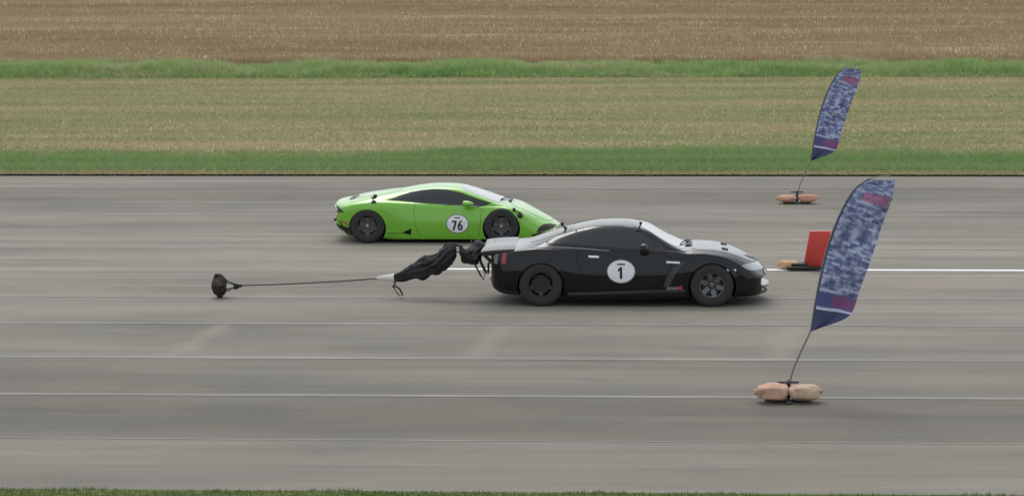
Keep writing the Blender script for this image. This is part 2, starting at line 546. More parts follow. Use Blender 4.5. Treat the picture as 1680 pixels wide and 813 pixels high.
class Car:
    def __init__(self, name, loc, loft, view, arches):
        self.root = empty(name, loc)
        self.bvh = BVHTree.FromBMesh(loft)
        self.loft = loft
        self.d = Vector(view).normalized()
        self.arches = arches

    def body(self, paint, liner):
        me = bpy.data.meshes.new('body')
        self.loft.to_mesh(me)
        o = bpy.data.objects.new('body', me)
        COL.objects.link(o)
        cut = []
        for (ax, az, ar) in self.arches:
            for s in (-1, 1):
                bm = bmesh.new()
                bmesh.ops.create_cone(bm, cap_ends=True, segments=56, radius1=ar, radius2=ar, depth=0.75)
                bmesh.ops.transform(bm, matrix=Matrix.Translation((ax, s * 0.935, az)) @ Matrix.Rotation(math.pi / 2, 4, 'X'), verts=bm.verts)
                cm = bpy.data.meshes.new('cutter')
                bm.to_mesh(cm); bm.free()
                c = bpy.data.objects.new('cutter', cm)
                COL.objects.link(c)
                md = o.modifiers.new('b', 'BOOLEAN')
                md.operation = 'DIFFERENCE'; md.solver = 'EXACT'; md.object = c
                cut.append(c)
        bpy.context.view_layer.update()
        dg = bpy.context.evaluated_depsgraph_get()
        nm = bpy.data.meshes.new_from_object(o.evaluated_get(dg))
        o.modifiers.clear()
        for c in cut:
            bpy.data.objects.remove(c)
        bpy.data.objects.remove(o)
        nm.name = 'body'
        nm.materials.clear()
        for p in nm.polygons:
            c = p.center
            for (ax, az, ar) in self.arches:
                if abs(math.hypot(c.x - ax, c.z - az)) < ar * 1.002 and abs(c.y) > 0.5 and (abs(p.normal.y) < 0.25 or abs(c.y) < 0.6):
                    p.material_index = 1
            if p.normal.z < -0.8 and c.z < 0.32:
                p.material_index = 1
        return obj_mesh('body', nm, [paint, liner], self.root, 38)

    def hit(self, p, mode, off):
        if mode == 'side':
            o = Vector((p[0], -0.95, p[1])) - self.d * 2
            d = self.d
        elif mode == 'top':
            o = Vector((p[0], p[1], 3)); d = Vector((0, 0, -1))
        elif mode == 'front':
            o = Vector((6, p[0], p[1])); d = Vector((-1, 0, 0))
        else:
            o = Vector((-4, p[0], p[1])); d = Vector((1, 0, 0))
        loc, nor, i, dist = self.bvh.ray_cast(o, d)
        if loc is None:
            tgt = o + d * 2.0
            loc, nor, i, dist = self.bvh.find_nearest(tgt)
        if nor.dot(d) > 0:
            nor = -nor
        return loc + nor * off, nor

    def patch(self, name, poly, mat, mode='side', off=0.004, parent=None, both=True, step=0.05, depth=0.012, rounding=0):
        poly = [Vector((a, b)) for a, b in poly]
        for _ in range(rounding):
            q = []
            for a, b in zip(poly, poly[1:] + poly[:1]):
                q += [a * .75 + b * .25, a * .25 + b * .75]
            poly = q
        bm = bmesh.new()
        f = bm.faces.new([bm.verts.new((p.x, p.y, 0)) for p in poly])
        lo = [min(p[k] for p in poly) for k in (0, 1)]; hi = [max(p[k] for p in poly) for k in (0, 1)]
        for k in (0, 1):
            n = int((hi[k] - lo[k]) / step)
            for i in range(1, n + 1):
                c = lo[k] + (hi[k] - lo[k]) * i / (n + 1)
                co = Vector((c, 0, 0)) if k == 0 else Vector((0, c, 0))
                no = Vector((1, 0, 0)) if k == 0 else Vector((0, 1, 0))
                bmesh.ops.bisect_plane(bm, geom=bm.verts[:] + bm.edges[:] + bm.faces[:], plane_co=co, plane_no=no, dist=1e-5)
        big = [f for f in bm.faces if len(f.verts) > 4]
        if big:
            bmesh.ops.triangulate(bm, faces=big)
        nrm = {}
        for v in bm.verts:
            p, n = self.hit((v.co.x, v.co.y), mode, off)
            v.co = p
            nrm[v] = n
        be = [e for e in bm.edges if e.is_boundary]
        r = bmesh.ops.extrude_edge_only(bm, edges=be)
        bv = {}
        for e in be:
            for v in e.verts:
                bv[tuple(round(c, 6) for c in v.co)] = nrm[v]
        for v in [e for e in r['geom'] if isinstance(e, bmesh.types.BMVert)]:
            n = bv.get(tuple(round(c, 6) for c in v.co))
            if n:
                v.co = v.co - n * (off + depth)
        bmesh.ops.recalc_face_normals(bm, faces=bm.faces)
        # keep outward
        s = sum((f.normal.dot(self.d if mode == 'side' else Vector((0, 0, -1)) if mode == 'top' else Vector((-1, 0, 0)) if mode == 'front' else Vector((1, 0, 0))) * f.calc_area()) for f in bm.faces)
        if s > 0:
            bmesh.ops.reverse_faces(bm, faces=bm.faces)
        me = bpy.data.meshes.new(name)
        bm.to_mesh(me)
        out = []
        bm2 = bm.copy() if both else None
        bm.free()
        p0 = parent if parent else self.root
        pl = p0 if isinstance(p0, (list, tuple)) else [p0, p0]
        out.append(obj_mesh(name, me, mat, pl[0], 40))
        if both:
            for v in bm2.verts:
                v.co.y = -v.co.y
            bmesh.ops.reverse_faces(bm2, faces=bm2.faces)
            me2 = bpy.data.meshes.new(name)
            bm2.to_mesh(me2); bm2.free()
            out.append(obj_mesh(name, me2, mat, pl[-1], 40))
        return out

    def ribbon(self, name, path, w, mat, off, parent):
        """stroke in near-plane side coordinates, laid on the near flank"""
        P = [Vector(p) for p in path]
        L, Rr = [], []
        for i, p in enumerate(P):
            t = (P[min(i + 1, len(P) - 1)] - P[max(i - 1, 0)]).normalized()
            n = Vector((-t.y, t.x))
            L.append(p + n * w / 2); Rr.append(p - n * w / 2)
        vs = [self.hit(p, 'side', off)[0] for p in L + Rr]
        n = len(P)
        fs = [(i, i + 1, n + i + 1, n + i) for i in range(n - 1)]
        return obj_py(name, vs, fs, mat, parent, 0)


def grow(poly, d):
    c = Vector((sum(p[0] for p in poly) / len(poly), sum(p[1] for p in poly) / len(poly)))
    return [tuple(Vector(p) + (Vector(p) - c).normalized() * d) for p in poly]


def spl(pts, n=8):
    """Catmull-Rom through 2D points"""
    P = [Vector(p) for p in pts]
    out = []
    for i in range(len(P) - 1):
        p0, p1, p2, p3 = P[max(i - 1, 0)], P[i], P[i + 1], P[min(i + 2, len(P) - 1)]
        for k in range(n):
            t = k / n
            out.append(0.5 * ((2 * p1) + (p2 - p0) * t + (2 * p0 - 5 * p1 + 4 * p2 - p3) * t * t + (3 * p1 - p0 - 3 * p2 + p3) * t ** 3))
    out.append(P[-1])
    return out


def make_wheel(parent, x, y, z, r, rim_r, width, m_tyre, m_rim, m_dark, spokes=5, dish=0.05, spoke_w=0.05, side=-1):
    """axis along Y; outer face towards side*Y"""
    hub = bmesh.new()
    add_lathe_y(hub, [(0, -0.07), (rim_r * 0.78, -0.07), (rim_r * 0.78, -0.045), (0.07, -0.045), (0.07, -width / 2 + dish - .012), (0, -width / 2 + dish - .012)], 32)
    rot = Matrix.Rotation(0 if side < 0 else math.pi, 4, 'Z')
    wob = obj_bm('wheel', hub, m_dark, parent)
    wob.matrix_local = Matrix.Translation((x, y, z)) @ rot
    w = width / 2
    t = bmesh.new()
    prof = [(rim_r * 0.97, -w * .8), (rim_r * 1.02, -w * .97), (rim_r * 1.10, -w), (0.5 * (r + rim_r), -w * 1.04), (r * 0.93, -w * .99), (r * 0.975, -w * .9),
            (r, -w * .72), (r, w * .72), (r * .975, w * .9), (r * .93, w), (0.5 * (r + rim_r), w * 1.04), (rim_r * 1.08, w), (rim_r, w * .9), (rim_r * .97, -w * .8)]
    add_lathe_y(t, prof, 56)
    obj_bm('tyre', t, m_tyre, wob, 50)
    b = bmesh.new()
    add_lathe_y(b, [(rim_r * 1.0, -w * .98), (rim_r * 1.01, -w * .90), (rim_r * .93, -w * .88), (rim_r * .90, -w * .55), (rim_r * .80, w * .2), (rim_r * .80, w * .8), (rim_r, w * .95)], 48)
    yo = -w + dish
    for k in range(spokes):
        a = 2 * math.pi * k / spokes + 0.3
        M = Matrix.Rotation(a, 3, 'Y')
        n0 = len(b.verts)
        for (ra, rb, wa, wb, ya, yb) in ((0.045, rim_r * .93, spoke_w * .75, spoke_w, yo, yo - dish * .55),):
            c = [(ra, ya, -wa / 2), (ra, ya, wa / 2), (rb, yb, wb / 2), (rb, yb, -wb / 2)]
            top = [b.verts.new(M @ Vector(p)) for p in c]
            bot = [b.verts.new(M @ Vector((p[0], p[1] + 0.03, p[2] * 1.1))) for p in c]
            b.faces.new(top); b.faces.new(bot[::-1])
            for q in range(4):
                b.faces.new((top[q], bot[q], bot[(q + 1) % 4], top[(q + 1) % 4]))
    add_lathe_y(b, [(0, yo - .018), (0.03, yo - .018), (0.06, yo - .004), (0.066, yo + .03)], 24)
    obj_bm('rim', b, m_rim, wob, 35)
    return wob


# ------------------------------------------------------------------ car materials
def paint(name, col, flake=0.0, rough=0.35, spec=0.25, coat=1.0, coat_ior=1.5):
    m = mat_simple(name, col, rough, 0.0, coat, spec, noise_amt=0.06, noise_scale=1.7)
    b = m.node_tree.nodes['Principled BSDF']
    b.inputs['Coat Roughness'].default_value = 0.04
    b.inputs['Coat IOR'].default_value = coat_ior
    return m

M_BLACK = paint('black_paint', (0.0020, 0.0027, 0.0046), rough=0.3, spec=0.05, coat_ior=1.42)
M_GREEN = paint('green_paint', (0.165, 0.440, 0.030), rough=0.34)
M_GLASS = mat_simple('tinted_glass', (0.012, 0.014, 0.016), 0.04, spec=0.5, coat=0.2)
M_SCREEN = mat_simple('windscreen_glass', (0.08, 0.095, 0.095), 0.03, spec=1.0, coat=1.0)
M_LINER = mat_simple('arch_liner', (0.008, 0.008, 0.008), 0.9, spec=0.2)
M_TYRE = mat_simple('tyre_rubber', (0.022, 0.022, 0.024), 0.72, noise_amt=0.25, noise_scale=9)
M_RIM_G = mat_simple('grey_rim', (0.13, 0.13, 0.135), 0.4, 0.5)
M_RIM_D = mat_simple('dark_rim', (0.022, 0.022, 0.024), 0.4, 0.3)
M_RIM_M = mat_simple('charcoal_rim', (0.06, 0.06, 0.062), 0.42, 0.4)
M_HUB = mat_simple('hub_metal', (0.10, 0.10, 0.10), 0.5, 0.5)
M_TRIM = mat_simple('black_trim', (0.012, 0.012, 0.013), 0.55)
M_WHITE = mat_simple('white_sticker', (0.72, 0.74, 0.78), 0.4, noise_amt=0.05)
M_INK = mat_simple('black_ink', (0.012, 0.013, 0.02), 0.5)
M_VENT = mat_simple('vent_sheen', (0.035, 0.04, 0.043), 0.55)  # lighter grey puts the flare edge's sky reflection into the vent colour
M_WING = mat_simple('satin_black_wing', (0.012, 0.013, 0.016), 0.22, spec=0.4, coat=0.5)
M_BELT_HL = mat_simple('belt_highlight', (0.16, 0.17, 0.18), 0.35, 0.6)  # pale trim colour paints in the sky glint along the body's belt ledge
M_RED = mat_simple('red_lens', (0.33, 0.012, 0.03), 0.2, coat=0.6)
M_CLEAR = mat_simple('headlight_lens', (0.14, 0.16, 0.18), 0.08, spec=0.9, coat=1.0, noise_amt=0.5, noise_scale=9)
M_CHROME = mat_simple('bright_metal', (0.65, 0.68, 0.70), 0.15, 0.9)
M_STEEL = mat_simple('steel_tube', (0.13, 0.13, 0.125), 0.45, 0.6)
M_REDSTK = mat_simple('red_sticker', (0.5, 0.02, 0.04), 0.45)
M_GREYSTK = mat_simple('grey_sticker', (0.16, 0.16, 0.16), 0.45)

# ------------------------------------------------------------------ black coupe
def B(px, py):
    return ((px - 887) / 99.9, (503.0 - py) / 98.9)

BW = [  # x   ws   zs   wm   zm   wsh  zsh  wb   zb   wr   zr   zc   zbot
    (-0.890, 0.640, 0.420, 0.740, 0.540, 0.760, 0.700, 0.740, 0.800, 0.580, 0.850, 0.870, 0.400),
    (-0.850, 0.730, 0.300, 0.830, 0.500, 0.850, 0.730, 0.820, 0.845, 0.620, 0.872, 0.878, 0.280),
    (-0.700, 0.820, 0.220, 0.901, 0.500, 0.880, 0.760, 0.850, 0.882, 0.640, 0.900, 0.905, 0.200),
    (-0.450, 0.860, 0.190, 0.936, 0.533, 0.910, 0.780, 0.860, 0.912, 0.660, 0.926, 0.932, 0.170),
    (-0.250, 0.880, 0.180, 0.951, 0.573, 0.915, 0.800, 0.860, 0.935, 0.660, 0.960, 0.985, 0.160),
    (0.000, 0.880, 0.170, 0.956, 0.600, 0.915, 0.820, 0.855, 0.955, 0.640, 1.034, 1.076, 0.150),
    (0.350, 0.880, 0.160, 0.946, 0.554, 0.905, 0.820, 0.850, 0.955, 0.620, 1.150, 1.192, 0.140),
    (0.650, 0.880, 0.150, 0.931, 0.502, 0.885, 0.810, 0.845, 0.950, 0.600, 1.232, 1.274, 0.130),
    (1.000, 0.880, 0.140, 0.921, 0.482, 0.875, 0.800, 0.840, 0.945, 0.585, 1.288, 1.330, 0.120),
    (1.300, 0.880, 0.140, 0.921, 0.480, 0.875, 0.800, 0.840, 0.940, 0.585, 1.297, 1.339, 0.120),
    (1.520, 0.880, 0.140, 0.921, 0.480, 0.875, 0.800, 0.840, 0.935, 0.585, 1.282, 1.324, 0.120),
    (1.750, 0.880, 0.140, 0.926, 0.481, 0.880, 0.795, 0.840, 0.930, 0.615, 1.224, 1.238, 0.120),
    (2.000, 0.880, 0.140, 0.931, 0.489, 0.885, 0.790, 0.835, 0.925, 0.675, 1.082, 1.096, 0.120),
    (2.200, 0.880, 0.140, 0.936, 0.507, 0.890, 0.790, 0.830, 0.915, 0.745, 0.974, 0.988, 0.120),
    (2.400, 0.880, 0.140, 0.946, 0.541, 0.900, 0.795, 0.820, 0.886, 0.720, 0.910, 0.918, 0.120),
    (2.600, 0.880, 0.150, 0.951, 0.581, 0.910, 0.800, 0.830, 0.892, 0.640, 0.920, 0.928, 0.130),
    (2.790, 0.880, 0.160, 0.956, 0.600, 0.915, 0.790, 0.845, 0.872, 0.620, 0.914, 0.922, 0.140),
    (3.000, 0.880, 0.160, 0.951, 0.584, 0.910, 0.765, 0.840, 0.839, 0.620, 0.887, 0.895, 0.140),
    (3.250, 0.870, 0.170, 0.936, 0.450, 0.890, 0.700, 0.825, 0.772, 0.620, 0.820, 0.828, 0.150),
    (3.450, 0.850, 0.170, 0.910, 0.420, 0.895, 0.620, 0.810, 0.694, 0.620, 0.727, 0.735, 0.150),
    (3.600, 0.810, 0.180, 0.870, 0.390, 0.855, 0.540, 0.780, 0.605, 0.600, 0.614, 0.644, 0.160),
    (3.700, 0.750, 0.200, 0.800, 0.350, 0.785, 0.470, 0.730, 0.509, 0.550, 0.519, 0.549, 0.170),
    (3.745, 0.600, 0.250, 0.660, 0.340, 0.640, 0.420, 0.600, 0.460, 0.450, 0.480, 0.490, 0.220),
]
ARCH_B = [(0.0, 0.335, 0.390), (2.81, 0.335, 0.390)]
blk = Car('sports_car', (-1.88, 44.91, 0), make_loft(BW, 0.26, 0.10, 3.745, -0.89), (-0.013, 1, -0.129), ARCH_B)
tag(blk.root, 'black sports coupe with a white number 1 roundel on its door', 'car')
blk.body(M_BLACK, M_LINER)
for x_, rr, mr in ((0.0, .362, M_RIM_D), (2.81, .36, M_RIM_G)):
    for s in (-1, 1):
        make_wheel(blk.root, x_, s * 0.80, rr, rr, .205, .27, M_TYRE, mr, M_TRIM if x_ == 0 else M_RIM_D, 5 if x_ == 0 else 6, .07 if x_ else .09, .07 if x_ == 0 else .085, s)
# glazing and panels (near side, mirrored to the far side)
blk_glass = [B(*p) for p in ((893, 399), (905, 391), (922, 383), (945, 375.5), (970, 371.5), (997, 370), (1020, 370.5), (1040, 374), (1050, 380), (1075, 396), (1093, 409), (1085, 411), (1048, 409.5), (1000, 405.5), (950, 402), (915, 400.5))]
blk.patch('window_seal', grow(blk_glass, .016), M_TRIM, off=.003, rounding=1, step=.025)
blk.patch('quarter_window', [B(*p) for p in ((896, 398.5), (906, 391.5), (922, 384), (943, 377), (948, 401), (920, 400))], M_GLASS, off=.0055, step=.025)
blk.patch('side_window', [B(*p) for p in ((946, 376), (970, 372.2), (997, 370.8), (1020, 371.3), (1038, 374.5), (1049, 381), (1062, 391), (1070, 408.5), (1048, 408.7), (1000, 404.8), (951, 401.2))], M_GLASS, off=.0055, step=.025)
blk.patch('belt_highlight', [B(*p) for p in ((872, 404.6), (915, 404.6), (960, 407.2), (1000, 410.4), (1000, 411.6), (960, 409), (915, 406.2), (872, 406))], M_BELT_HL, off=.008, step=.06, depth=.004)  # thin strip standing in for the highlight on the shoulder ledge
blk_door = [B(*p) for p in ((947, 409), (1000, 411), (1060, 414), (1098, 417.5), (1101, 432), (1095, 455), (1085, 470), (1020, 473), (985, 474), (965, 468), (952, 445), (946, 425))]
blk.patch('door_gap', grow(blk_door, .008), M_LINER, off=.0015, rounding=1)
drs = blk.patch('door', blk_door, M_BLACK, off=.004, rounding=1)
blk.patch('handle', [B(*p) for p in ((965, 418.5), (982, 419), (983, 422.5), (966, 422))], M_CHROME, off=.02, parent=drs, step=.03)
blk.patch('windscreen', [(2.28, -.725), (2.37, -.35), (2.40, 0), (2.37, .35), (2.28, .725), (1.70, .595), (1.62, .28), (1.60, 0), (1.62, -.28), (1.70, -.595)], M_SCREEN, 'top', .004, both=False, rounding=1)
blk.patch('rear_window', [(-.18, -.50), (-.24, 0), (-.18, .50), (.48, .44), (.55, 0), (.48, -.44)], M_GLASS, 'top', .004, both=False, rounding=1)
blk_bonnet = [(2.47, -.70), (2.52, 0), (2.47, .70), (3.0, .70), (3.38, .60), (3.52, .35), (3.56, 0), (3.52, -.35), (3.38, -.60), (3.0, -.70)]
blk.patch('bonnet_gap', grow(blk_bonnet, .007), M_LINER, 'top', .0015, both=False, rounding=1)
blk.patch('bonnet', blk_bonnet, M_BLACK, 'top', .005, both=False, rounding=1)
for yy in (-.34, .34):
    blk.patch('bonnet_duct', [(2.98, yy - .09), (3.08, yy - .07), (3.08, yy + .07), (2.98, yy + .09)], M_TRIM, 'top', .018, both=False, step=.04)
hl = blk.patch('headlight', [B(*p) for p in ((1214, 434), (1228, 432), (1243, 428), (1250, 434), (1252, 440), (1240, 443), (1226, 442))], M_CLEAR, off=.006, rounding=1, step=.03)
blk.patch('side_repeater', [B(*p) for p in ((1191, 440.5), (1207, 440.5), (1207, 443.5), (1194, 443.5))], M_WHITE, off=.006, step=.03)
blk.patch('tail_light', [B(*p) for p in ((824, 416), (831, 414.5), (829, 432), (822, 432))], M_RED, off=.006, step=.03)
blk.patch('reflector_panel', [B(*p) for p in ((811, 418), (817, 416), (816, 433), (810, 432))], M_GREYSTK, off=.006, step=.03)
blk.patch('fender_badge', [B(*p) for p in ((1093, 427.5), (1115, 428.5), (1115, 431.8), (1093, 430.8))], M_WHITE, off=.008, both=True, step=.03)
blk.patch('skirt_sticker', [B(*p) for p in ((1094, 470), (1113, 469.5), (1113, 475), (1093, 475.5))], M_GREYSTK, off=.012, both=True, step=.03)
blk.patch('red_sticker', [B(*p) for p in ((1113.5, 468.5), (1119, 467.5), (1119.5, 476), (1113.5, 476))], M_REDSTK, off=.012, both=True, step=.03)
blk.patch('bumper_gap', [B(*p) for p in ((1207, 447), (1215, 441), (1216, 442), (1209, 448), (1209, 462), (1207, 462))], M_LINER, off=.002, step=.04)
blk.patch('fuel_flap', [B(*p) for p in ((868, 411), (880, 411), (880, 423), (868, 423))], M_BLACK, off=.005, step=.04)
blk.patch('fender_vent', [B(*p) for p in ((1117, 430), (1127, 428), (1117, 437), (1106, 452), (1098, 470), (1088, 470), (1093, 455), (1103, 440))], M_VENT, off=.007, both=True, step=.04)
for (ax, az, ar) in ARCH_B:
    pts = []
    for k in range(25):
        a = math.radians(-8 + 196 * k / 24)
        pts.append((ax + (ar + .002) * math.cos(a), az + (ar + .002) * math.sin(a)))
    for k in range(24, -1, -1):
        a = math.radians(-8 + 196 * k / 24)
        rr_ = ar + .055 + .02 * math.sin(a)
        pts.append((ax + rr_ * math.cos(a), az + rr_ * math.sin(a)))
    blk.patch('arch_flare', pts, M_BLACK, off=.016, step=.06, depth=.016)
# rear lower valance
blk.patch('rear_valance', [B(*p) for p in ((804, 470), (806, 479), (820, 485), (851, 486), (851, 478), (825, 476), (812, 470))], M_TRIM, off=.006, both=True, step=.04)


def roundel(car, parent, c, rx, ry, digits, conv):
    el = [conv(c[0] + rx * math.cos(2 * math.pi * k / 36), c[1] + ry * math.sin(2 * math.pi * k / 36)) for k in range(36)]
    rim = [conv(c[0] + (rx + 1.4) * math.cos(2 * math.pi * k / 36), c[1] + (ry + 1.4) * math.sin(2 * math.pi * k / 36)) for k in range(36)]
    r0 = car.patch('number_roundel', rim, M_GREYSTK, off=.008, parent=parent, both=False, step=.06)[0]
    car.patch('roundel_face', el, M_WHITE, off=.010, parent=r0, both=False, step=.06)
    for kind, pts, w in digits:
        if kind == 'poly':
            car.patch('numeral', [conv(*p) for p in pts], M_INK, off=.013, parent=r0, both=False, step=.08, depth=.002)
        else:
            car.ribbon('numeral', [Vector(conv(*p)) for p in spl(pts)], w, M_INK, .013, r0)


def tiny_word(cx, cy, n, w, h, gap):
    out = []
    x0 = cx - (n * w + (n - 1) * gap) / 2
    for k in range(n):
        a = x0 + k * (w + gap)
        out.append(('poly', ((a, cy - h), (a + w, cy - h), (a + w, cy + h), (a, cy + h)), 0))
    return out


roundel(blk, None, (1019, 444.5), 22.2, 18.2,
        [('poly', ((1020.8, 437.5), (1020.8, 456.5), (1016.8, 456.5), (1016.8, 443.5), (1013.8, 444.8), (1013.8, 441.2), (1017.6, 437.5)), 0)]
        + tiny_word(1018.8, 433, 4, 2.6, 1.5, .7), B)

# wing, mirrors, skirts, splitter
def mesh_prism(name, poly_xz, y0, y1, mat, parent, bevel=0.01, taper=0.0):
    bm = bmesh.new()
    a = [bm.verts.new((x, y0, z)) for x, z in poly_xz]
    b = [bm.verts.new((x, y1, z)) for x, z in poly_xz]
    bm.faces.new(a); bm.faces.new(b[::-1])
    n = len(a)
    for k in range(n):
        bm.faces.new((a[k], b[k], b[(k + 1) % n], a[(k + 1) % n]))
    bmesh.ops.recalc_face_normals(bm, faces=bm.faces)
    if bevel:
        bmesh.ops.bevel(bm, geom=bm.edges[:], offset=bevel, segments=2, affect='EDGES', profile=0.5)
    return obj_bm(name, bm, mat, parent)

sp = mesh_prism('spoiler', [(-1.00, .872), (-.99, .905), (-.80, .930), (-.62, .940), (-.44, .944), (-.44, .915), (-.62, .875), (-.80, .835), (-.90, .825), (-.98, .845)], -.85, .85, M_WING, blk.root, .014)
for s in (-1, 1):
    mesh_prism('spoiler_post', [(-.84, .82), (-.62, .86), (-.60, .935), (-.84, .905)], s * .76 - .03, s * .76 + .03, M_BLACK, sp, .008)
    sk = mesh_prism('side_skirt', [(.44, .14), (.44, .235), (.8, .245), (2.36, .30), (2.38, .25), (2.36, .15), (1.4, .115), (.6, .115)], s * .86, s * .936, M_BLACK, blk.root, .012)
    # door mirror
    bm = bmesh.new()
    bmesh.ops.create_uvsphere(bm, u_segments=20, v_segments=12, radius=1)
    for v in bm.verts:
        c = Vector([math.copysign(abs(t) ** .7, t) for t in v.co]); v.co = Vector((c.x * .080 * (1.05 - .25 * c.z) + 1.69, s * (1.0 + c.y * .11), c.z * .092 + .965))
        if v.co.x < 1.635: v.co.x = 1.635
    mo = obj_bm('mirror', bm, M_BLACK, blk.root)
    bm = bmesh.new()
    add_tube(bm, [(1.72, s * .86, .925), (1.70, s * .93, .935), (1.69, s * .98, .95)], [.03, .024, .03], 8)
    obj_bm('mirror_stalk', bm, M_TRIM, mo)
# front splitter lip follows the nose in plan
def lip(car, name, x_front, bow, z0, z1, half, mat, inset=-.02, n=25):
    vs, fs = [], []
    for i in range(n):
        t = -1 + 2 * i / (n - 1)
        y_ = half * t
        xo = x_front - bow * abs(t) ** 2.4
        for dx, z in ((0.03, z0), (0.035, z1), (-.10, z1 + .012), (-.10, z0)):
            vs.append((xo + dx + inset, y_, z))
    for i in range(n - 1):
        for k in range(4):
            fs.append((i * 4 + k, i * 4 + (k + 1) % 4, (i + 1) * 4 + (k + 1) % 4, (i + 1) * 4 + k))
    fs += [(0, 1, 2, 3), tuple((n - 1) * 4 + k for k in (3, 2, 1, 0))]
    return obj_py(name, vs, fs, mat, car.root, 50)

lip(blk, 'front_splitter', 3.735, .40, .165, .19, .84, M_TRIM)
lip(blk, 'bumper_lip', 3.76, .34, .268, .30, .80, M_BLACK)
# grille
blk.patch('grille', [(-.42, .33), (.42, .33), (.48, .48), (.36, .56), (-.36, .56), (-.48, .48)], M_TRIM, 'front', .006, both=False, step=.08)
# wipers and cowl
bm = bmesh.new()
add_box(bm, (2.44, .25, .925), (.09, .75, .03), bevel=.01)
add_tube(bm, [(2.42, .50, .945), (2.36, .15, .96), (2.30, -.25, .965)], .012, 6)
add_tube(bm, [(2.44, .62, .94), (2.44, .35, .96), (2.40, .1, .96)], .012, 6)
obj_bm('wiper_cowl', bm, M_TRIM, blk.root)
# parachute mount behind the tail
bm = bmesh.new()
add_tube(bm, [(-.84, -.10, .60), (-.95, -.10, .70), (-1.10, -.09, .86)], .016, 8)
add_tube(bm, [(-.84, .10, .60), (-.95, .10, .70), (-1.10, .09, .86)], .016, 8)
add_tube(bm, [(-1.06, -.10, .80), (-1.05, -.10, .62), (-.97, -.10, .46), (-.92, -.10, .43), (-.92, -.10, .60), (-.86, -.10, .62)], .014, 8)
add_tube(bm, [(-1.06, .10, .80), (-1.05, .10, .62), (-.97, .10, .46), (-.92, .10, .43), (-.92, .10, .60), (-.86, .10, .62)], .014, 8)
add_box(bm, (-1.10, 0, .86), (.05, .34, .05), bevel=.01)
obj_bm('parachute_bracket', bm, M_STEEL, blk.root)

# ------------------------------------------------------------------ green supercar
def G(px, py):
    return ((px - 603) / 83.6, (399.0 - py) / 82.9)

def GC(cx, cy):
    return G(530 + cx / 4.2, 285 + cy / 4.2)

GW = [
    (-0.720, 0.600, 0.360, 0.740, 0.450, 0.780, 0.550, 0.760, 0.630, 0.580, 0.680, 0.700, 0.340),
    (-0.660, 0.680, 0.280, 0.830, 0.440, 0.860, 0.600, 0.820, 0.690, 0.620, 0.745, 0.765, 0.260),
    (-0.450, 0.780, 0.150, 0.925, 0.450, 0.930, 0.630, 0.860, 0.745, 0.640, 0.788, 0.792, 0.140),
    (-0.150, 0.860, 0.120, 0.955, 0.450, 0.955, 0.670, 0.860, 0.800, 0.620, 0.853, 0.862, 0.110),
    (0.150, 0.890, 0.100, 0.960, 0.450, 0.955, 0.690, 0.840, 0.825, 0.600, 0.903, 0.910, 0.100),
    (0.450, 0.865, 0.090, 0.950, 0.470, 0.940, 0.680, 0.820, 0.820, 0.590, 0.943, 0.954, 0.090),
    (0.750, 0.865, 0.080, 0.930, 0.420, 0.900, 0.650, 0.800, 0.800, 0.575, 0.983, 1.017, 0.080),
    (1.000, 0.865, 0.075, 0.925, 0.400, 0.885, 0.630, 0.790, 0.790, 0.560, 1.024, 1.060, 0.075),
    (1.350, 0.865, 0.070, 0.925, 0.400, 0.880, 0.620, 0.790, 0.770, 0.555, 1.054, 1.090, 0.075),
    (1.700, 0.865, 0.070, 0.925, 0.400, 0.880, 0.610, 0.790, 0.750, 0.570, 1.044, 1.080, 0.075),
    (2.000, 0.865, 0.070, 0.930, 0.410, 0.885, 0.600, 0.800, 0.735, 0.640, 0.966, 1.002, 0.075),
    (2.300, 0.865, 0.070, 0.940, 0.430, 0.900, 0.610, 0.810, 0.730, 0.730, 0.861, 0.897, 0.075),
    (2.550, 0.900, 0.080, 0.950, 0.400, 0.920, 0.620, 0.820, 0.725, 0.760, 0.771, 0.807, 0.080),
    (2.750, 0.900, 0.090, 0.955, 0.400, 0.930, 0.610, 0.830, 0.705, 0.710, 0.723, 0.744, 0.090),
    (3.000, 0.900, 0.100, 0.950, 0.380, 0.925, 0.560, 0.825, 0.645, 0.660, 0.663, 0.674, 0.090),
    (3.250, 0.880, 0.100, 0.930, 0.320, 0.905, 0.470, 0.810, 0.545, 0.630, 0.563, 0.574, 0.090),
    (3.500, 0.860, 0.110, 0.900, 0.250, 0.875, 0.355, 0.790, 0.415, 0.600, 0.433, 0.447, 0.100),
    (3.680, 0.780, 0.120, 0.820, 0.200, 0.790, 0.275, 0.710, 0.325, 0.520, 0.338, 0.344, 0.110),
    (3.760, 0.600, 0.140, 0.650, 0.200, 0.620, 0.240, 0.550, 0.270, 0.400, 0.285, 0.295, 0.130),
]
ARCH_G = [(0.0, 0.30, 0.368), (2.643, 0.30, 0.368)]
grn = Car('sports_car', (-5.66, 53.49, 0), make_loft(GW, 0.36, 0.16, 3.76, -0.72), (-0.078, 1, -0.109), ARCH_G)
tag(grn.root, 'bright green low wedge sports car with a number 76 roundel on its door', 'car')
grn.body(M_GREEN, M_LINER)
for x_ in (0.0, 2.643):
    for s in (-1, 1):
        make_wheel(grn.root, x_, s * 0.815, .345, .345, .205, .26, M_TYRE, M_RIM_M, M_HUB, 5, .055, .08, s)
        bm = bmesh.new()
        add_lathe_y(bm, [(0, -.02), (.022, -.018), (.030, -.004), (.030, .01)], 16)
        hc = obj_bm('hub_cap', bm, M_CHROME, grn.root)
        hc.matrix_local = Matrix.Translation((x_, s * (.815 + .13 - .055 + .018), .345)) @ Matrix.Rotation(0 if s < 0 else math.pi, 4, 'Z')
grn_glass = [GC(*p) for p in ((448, 184), (540, 150), (620, 124), (700, 111), (780, 107), (860, 112), (960, 132), (1060, 168), (1165, 201), (1120, 215), (1070, 227), (960, 219), (800, 206), (640, 195), (540, 183))]
